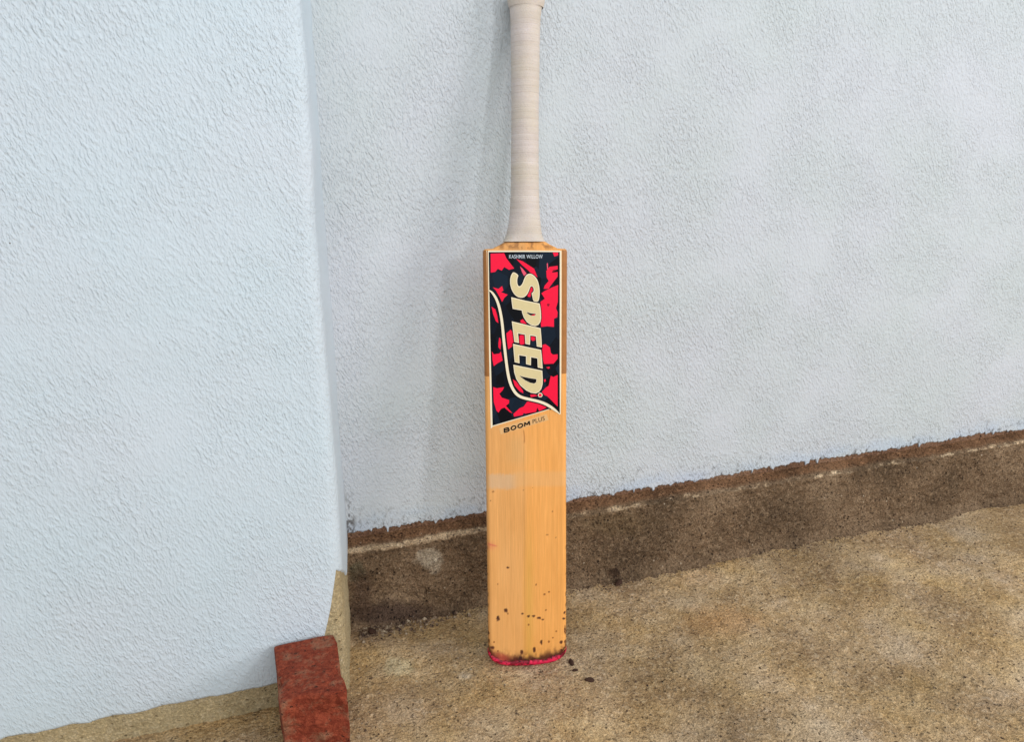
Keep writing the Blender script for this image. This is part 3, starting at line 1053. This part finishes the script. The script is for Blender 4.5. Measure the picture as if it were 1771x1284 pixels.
# --- edge tapes
def edge_tape(side, pyend):
    v1 = VT - 0.0015
    v0 = uv(900, pyend)[1]
    vs_ = np.linspace(v0, v1, 60)
    rows = []
    for q in vs_:
        c, h = limits(q)
        uo = np.array([h - 0.0062, h - 0.005, h - 0.0038, h - 0.0026, h - 0.0014, h - 0.0006, h - 0.0001, h + 0.0005, h + 0.0005])
        d = np.clip(RE - (h - np.minimum(uo, h)), 0, RE)
        w = -(RE - np.sqrt(np.maximum(RE * RE - d * d, 0))) + 0.0004
        w[-2:] = [-0.008, -0.018]
        rows.append(np.stack([c + side * uo, 0 * uo + q, w], -1))
    vv_ = np.concatenate(rows)
    mesh_obj('edge_tape', vv_, grid_faces(len(rows), 9, side < 0), M['tape'], bat, smooth=True)


edge_tape(-1, 651)
edge_tape(1, 647)

# --- grip
WG = -0.0185
prof_px = [(418.5, 869, 942), (416, 870.5, 941), (411, 873, 939), (405, 875.2, 937.2), (396, 877.5, 936), (385, 879.5, 935), (374, 880.8, 934), (355, 882, 933),
           (330, 883, 932.4), (300, 883.3, 932), (260, 883.6, 931.8), (220, 884, 931.8), (170, 884, 932.2), (120, 883.8, 933), (80, 883.4, 933.6), (50, 883, 934.2), (30, 882.3, 935), (16, 881.2, 936.8), (11, 880.4, 938)]
gv, gc, gr = [], [], []
for y_, a, b in prof_px:
    (u0, v0), (u1, v1) = uv(a, y_, WG), uv(b, y_, WG)
    gv.append((v0 + v1) / 2); gc.append((u0 + u1) / 2); gr.append((u1 - u0) / 2)
gv, gc, gr = map(np.array, (gv, gc, gr))
vs_ = np.arange(gv[0], gv[-1], 0.0007)
th = np.linspace(0, 2 * math.pi, 64, endpoint=False)
rows = []
for i, q in enumerate(vs_):
    r = np.interp(q, gv, gr); c = np.interp(q, gv, gc)
    ph = (q * 1000 / 7.6 + 0.35 * math.sin(q * 60) + 0.2 * math.sin(q * 137)) % 1.0
    gro = math.exp(-((ph - 0.5) / 0.10) ** 2)
    rr = r - 0.00032 * gro + 0.00012 * math.sin(q * 2 * math.pi / 0.0026)
    rz = min(rr, 0.0185 + 0.25 * (rr - 0.0185)) if rr > 0.0185 else rr
    lump = 0.0003 * (fbm(np.cos(th) * 2 + 5 + q * 40, np.sin(th) * 2 + 9, 2) - 0.5)
    sq_ = 1.0 - 0.45 * float(np.clip((rr - 0.0195) / 0.007, 0, 1))       # squarer section where it flares over the splice
    cs_ = np.sign(np.cos(th)) * np.abs(np.cos(th)) ** sq_; sn_ = np.sign(np.sin(th)) * np.abs(np.sin(th)) ** sq_
    rows.append(np.stack([c + (rr + lump) * cs_, 0 * th + q, WG + (rz + lump) * sn_], -1))
# turn the foot in
r0 = rows[0].copy(); cen = r0.mean(0)
first = cen + (r0 - cen) * np.array([0.93, 1, 0.93]); first[:, 1] += 0.0003
rows = [first] + rows
vv_ = np.concatenate(rows)
fg = [tuple(q) for q in grid_faces(len(rows), 64, True, True)]
k = NT('grip_rubber', 0.62, 0.3)
v_ = k.coord((1, 1, 1))
vb_ = k.coord((0.15, 1, 0.15))
band = k.noise(vb_, 75, 3, 0.6)
colr = k.mix(k.ramp(band, [(0.35, BW[0]), (0.65, BW[1])]), srgb(200, 187, 180), srgb(214, 202, 197))
colr = k.mix(k.ramp(k.noise(v_, 24, 2), [(0.35, BW[0]), (0.7, (0.6, 0.6, 0.6, 1))]), colr, srgb(200, 188, 166))
dots = k.voro(v_, 620)
colr = k.mix(k.ramp(dots.outputs['Distance'], [(0.2, (0.22, 0.22, 0.22, 1)), (0.5, BW[0])]), colr, srgb(176, 160, 150))
k.color(colr)
k.b.inputs['Subsurface Weight'].default_value = 0.12
k.b.inputs['Subsurface Radius'].default_value = (0.004, 0.003, 0.002)
k.b.inputs['Subsurface Scale'].default_value = 0.5
k.bump(dots.outputs['Distance'], 0.35, 0.0006)
M['grip'] = k.m
mesh_obj('grip', vv_, fg, M['grip'], bat, smooth=True)
# collar rolled over the handle's end
cvx = [(14, 0.4), (11, 1.3), (7, 2.6), (2, 3.2), (-6, 3.0), (-12, 1.8), (-16, -1.5), (-18, -8), (-18.5, -18)]
rows = []
for y_, g_ in cvx:
    (u0, v0), (u1, v1) = uv(880.2 - g_, y_, WG), uv(938.6 + g_, y_, WG)
    c, r = (u0 + u1) / 2, (u1 - u0) / 2
    wobl = 1 + 0.015 * np.sin(3 * th + 1)
    rows.append(np.stack([c + r * wobl * np.cos(th), 0 * th + v0, WG + min(r, 0.0235) * 0.93 * wobl * np.sin(th)], -1))
vv_ = np.concatenate(rows)
fc = [tuple(q) for q in grid_faces(len(rows), 64, True, True)] + [tuple((len(rows) - 1) * 64 + i for i in range(64))[::-1]]
mesh_obj('grip_collar', vv_, fc, M['grip'], bat, smooth=True)

# set the bat down: lowest point on the floor, handle back just on the paint
bpy.context.view_layer.update()
low, back_ = 9, -9
for ch in bat.children:
    if ch.type == 'MESH':
        n = len(ch.data.vertices); a = np.empty(n * 3); ch.data.vertices.foreach_get('co', a); a = a.reshape(-1, 3)
        wco = T + a[:, :1] * RU + a[:, 1:2] * AX + a[:, 2:] * NW
        low = min(low, wco[:, 2].min()); back_ = max(back_, wco[:, 1].max())
print('bat lowest z', low, 'farthest y', back_)

# ------------------------------------------------------------------ crumbs and grit
k = NT('dry_dirt', 0.95, 0.1)
v_ = k.coord()
k.color(k.mix(k.noise(v_, 300, 3), srgb(48, 34, 30), srgb(84, 62, 50)))
M['dirt'] = k.m


def crumb_mesh(seed, r, sq):
    bm = bmesh.new()
    bmesh.ops.create_icosphere(bm, subdivisions=2, radius=r)
    rs = np.random.default_rng(seed)
    o3 = rs.random(3) * 20
    for q in bm.verts:
        n = float(vnoise(q.co.x / r * 1.3 + o3[0], q.co.y / r * 1.3 + q.co.z / r * 0.9 + o3[1]))
        q.co *= 0.6 + 0.75 * n
        q.co.x *= sq[0]; q.co.y *= sq[1]; q.co.z *= 0.55
    me = bpy.data.meshes.new('dirt_crumb')
    bm.to_mesh(me); bm.free()
    me.materials.append(M['dirt'])
    return me


def floor_h(x, y):
    return float(0.006 * (fbm(np.array(x * 9), np.array(y * 9), 3) - 0.5) + 0.0060 * (fbm(np.array(x * 85), np.array(y * 85), 4) - 0.5) - 0.0012)


CR = [(988, 1146, 0.0052, (0.7, 1.3), 'long dark dirt crumb lying beside the pink toe of the bat'),
      (995, 1158, 0.0034, (0.8, 1.2), 'small dark dirt crumb in front of the long crumb beside the toe'),
      (1019, 1176, 0.0046, (1.5, 0.8), 'wide flat dark dirt crumb on the floor away from the toe'),
      (1060, 997, 0.0065, (1.5, 0.8), 'black lump of dirt at the foot of the skirting'),
      (643, 1090, 0.0070, (1.2, 0.9), 'dark clod of dirt where the skirting meets the pier')]
for i, (a, b, r, sq, lab) in enumerate(CR):
    P_ = on_plane(a, b, 2, 0.002)
    y_ = min(P_[1], -0.040 - r)
    o = bpy.data.objects.new('dirt_crumb', crumb_mesh(50 + i, r, sq))
    C.objects.link(o)
    o.location = (P_[0], y_, floor_h(P_[0], y_) + r * 0.25)
    o.rotation_euler = (0, 0, i * 1.3)
    tag(o, lab, 'dirt crumb', 'crumbs of dirt on the floor')

# loose grit, uncountable: one object
gvv, gff = [], []
for i in range(2900):
    if i > 2600:
        x = XC + abs(random.gauss(0, 0.07)); y = -0.038 - abs(random.gauss(0, 0.014))
    elif i % 3 == 0:
        x = random.uniform(XC, 1.2); y = -0.036 - abs(random.gauss(0, 0.012))
    else:
        x = random.uniform(-0.1, 1.2); y = random.uniform(-0.6, -0.04)
    if x < X1 + 0.02 and y < Y1 + 0.19 and x < XC - 0.1 * abs(y):
        if y > Y1 - 0.003:
            continue
    r = random.choice((0.0007, 0.0009, 0.0012, 0.0018)) * random.uniform(0.7, 1.2)
    if i > 2600:
        r *= random.uniform(1.2, 2.6)
    z = floor_h(x, y) + r * 0.2
    b = len(gvv)
    dirs = [(1, 0, 0), (-.2, 1, .1), (-1, .1, 0), (.1, -1, 0), (.1, .1, .8), (0, 0, -.8)]
    an = random.random() * 6.28
    for d in dirs:
        s = random.uniform(0.7, 1.25) * r
        gvv.append((x + s * (d[0] * math.cos(an) - d[1] * math.sin(an)), y + s * (d[0] * math.sin(an) + d[1] * math.cos(an)), z + s * d[2]))
    for q in ((0, 1, 4), (1, 2, 4), (2, 3, 4), (3, 0, 4), (1, 0, 5), (2, 1, 5), (3, 2, 5), (0, 3, 5)):
        gff.append(tuple(b + i2 for i2 in q))
k = NT('grit', 0.9, 0.2)
k.color(k.ramp(k.noise(k.coord(), 120, 2), [(0.35, srgb(60, 46, 40)), (0.52, srgb(112, 92, 74)), (0.70, srgb(176, 160, 138))]))
gr_o = mesh_obj('grit', gvv, gff, k.m)
gr_o['kind'] = 'stuff'
tag(gr_o, 'loose grit scattered over the concrete floor', 'grit')
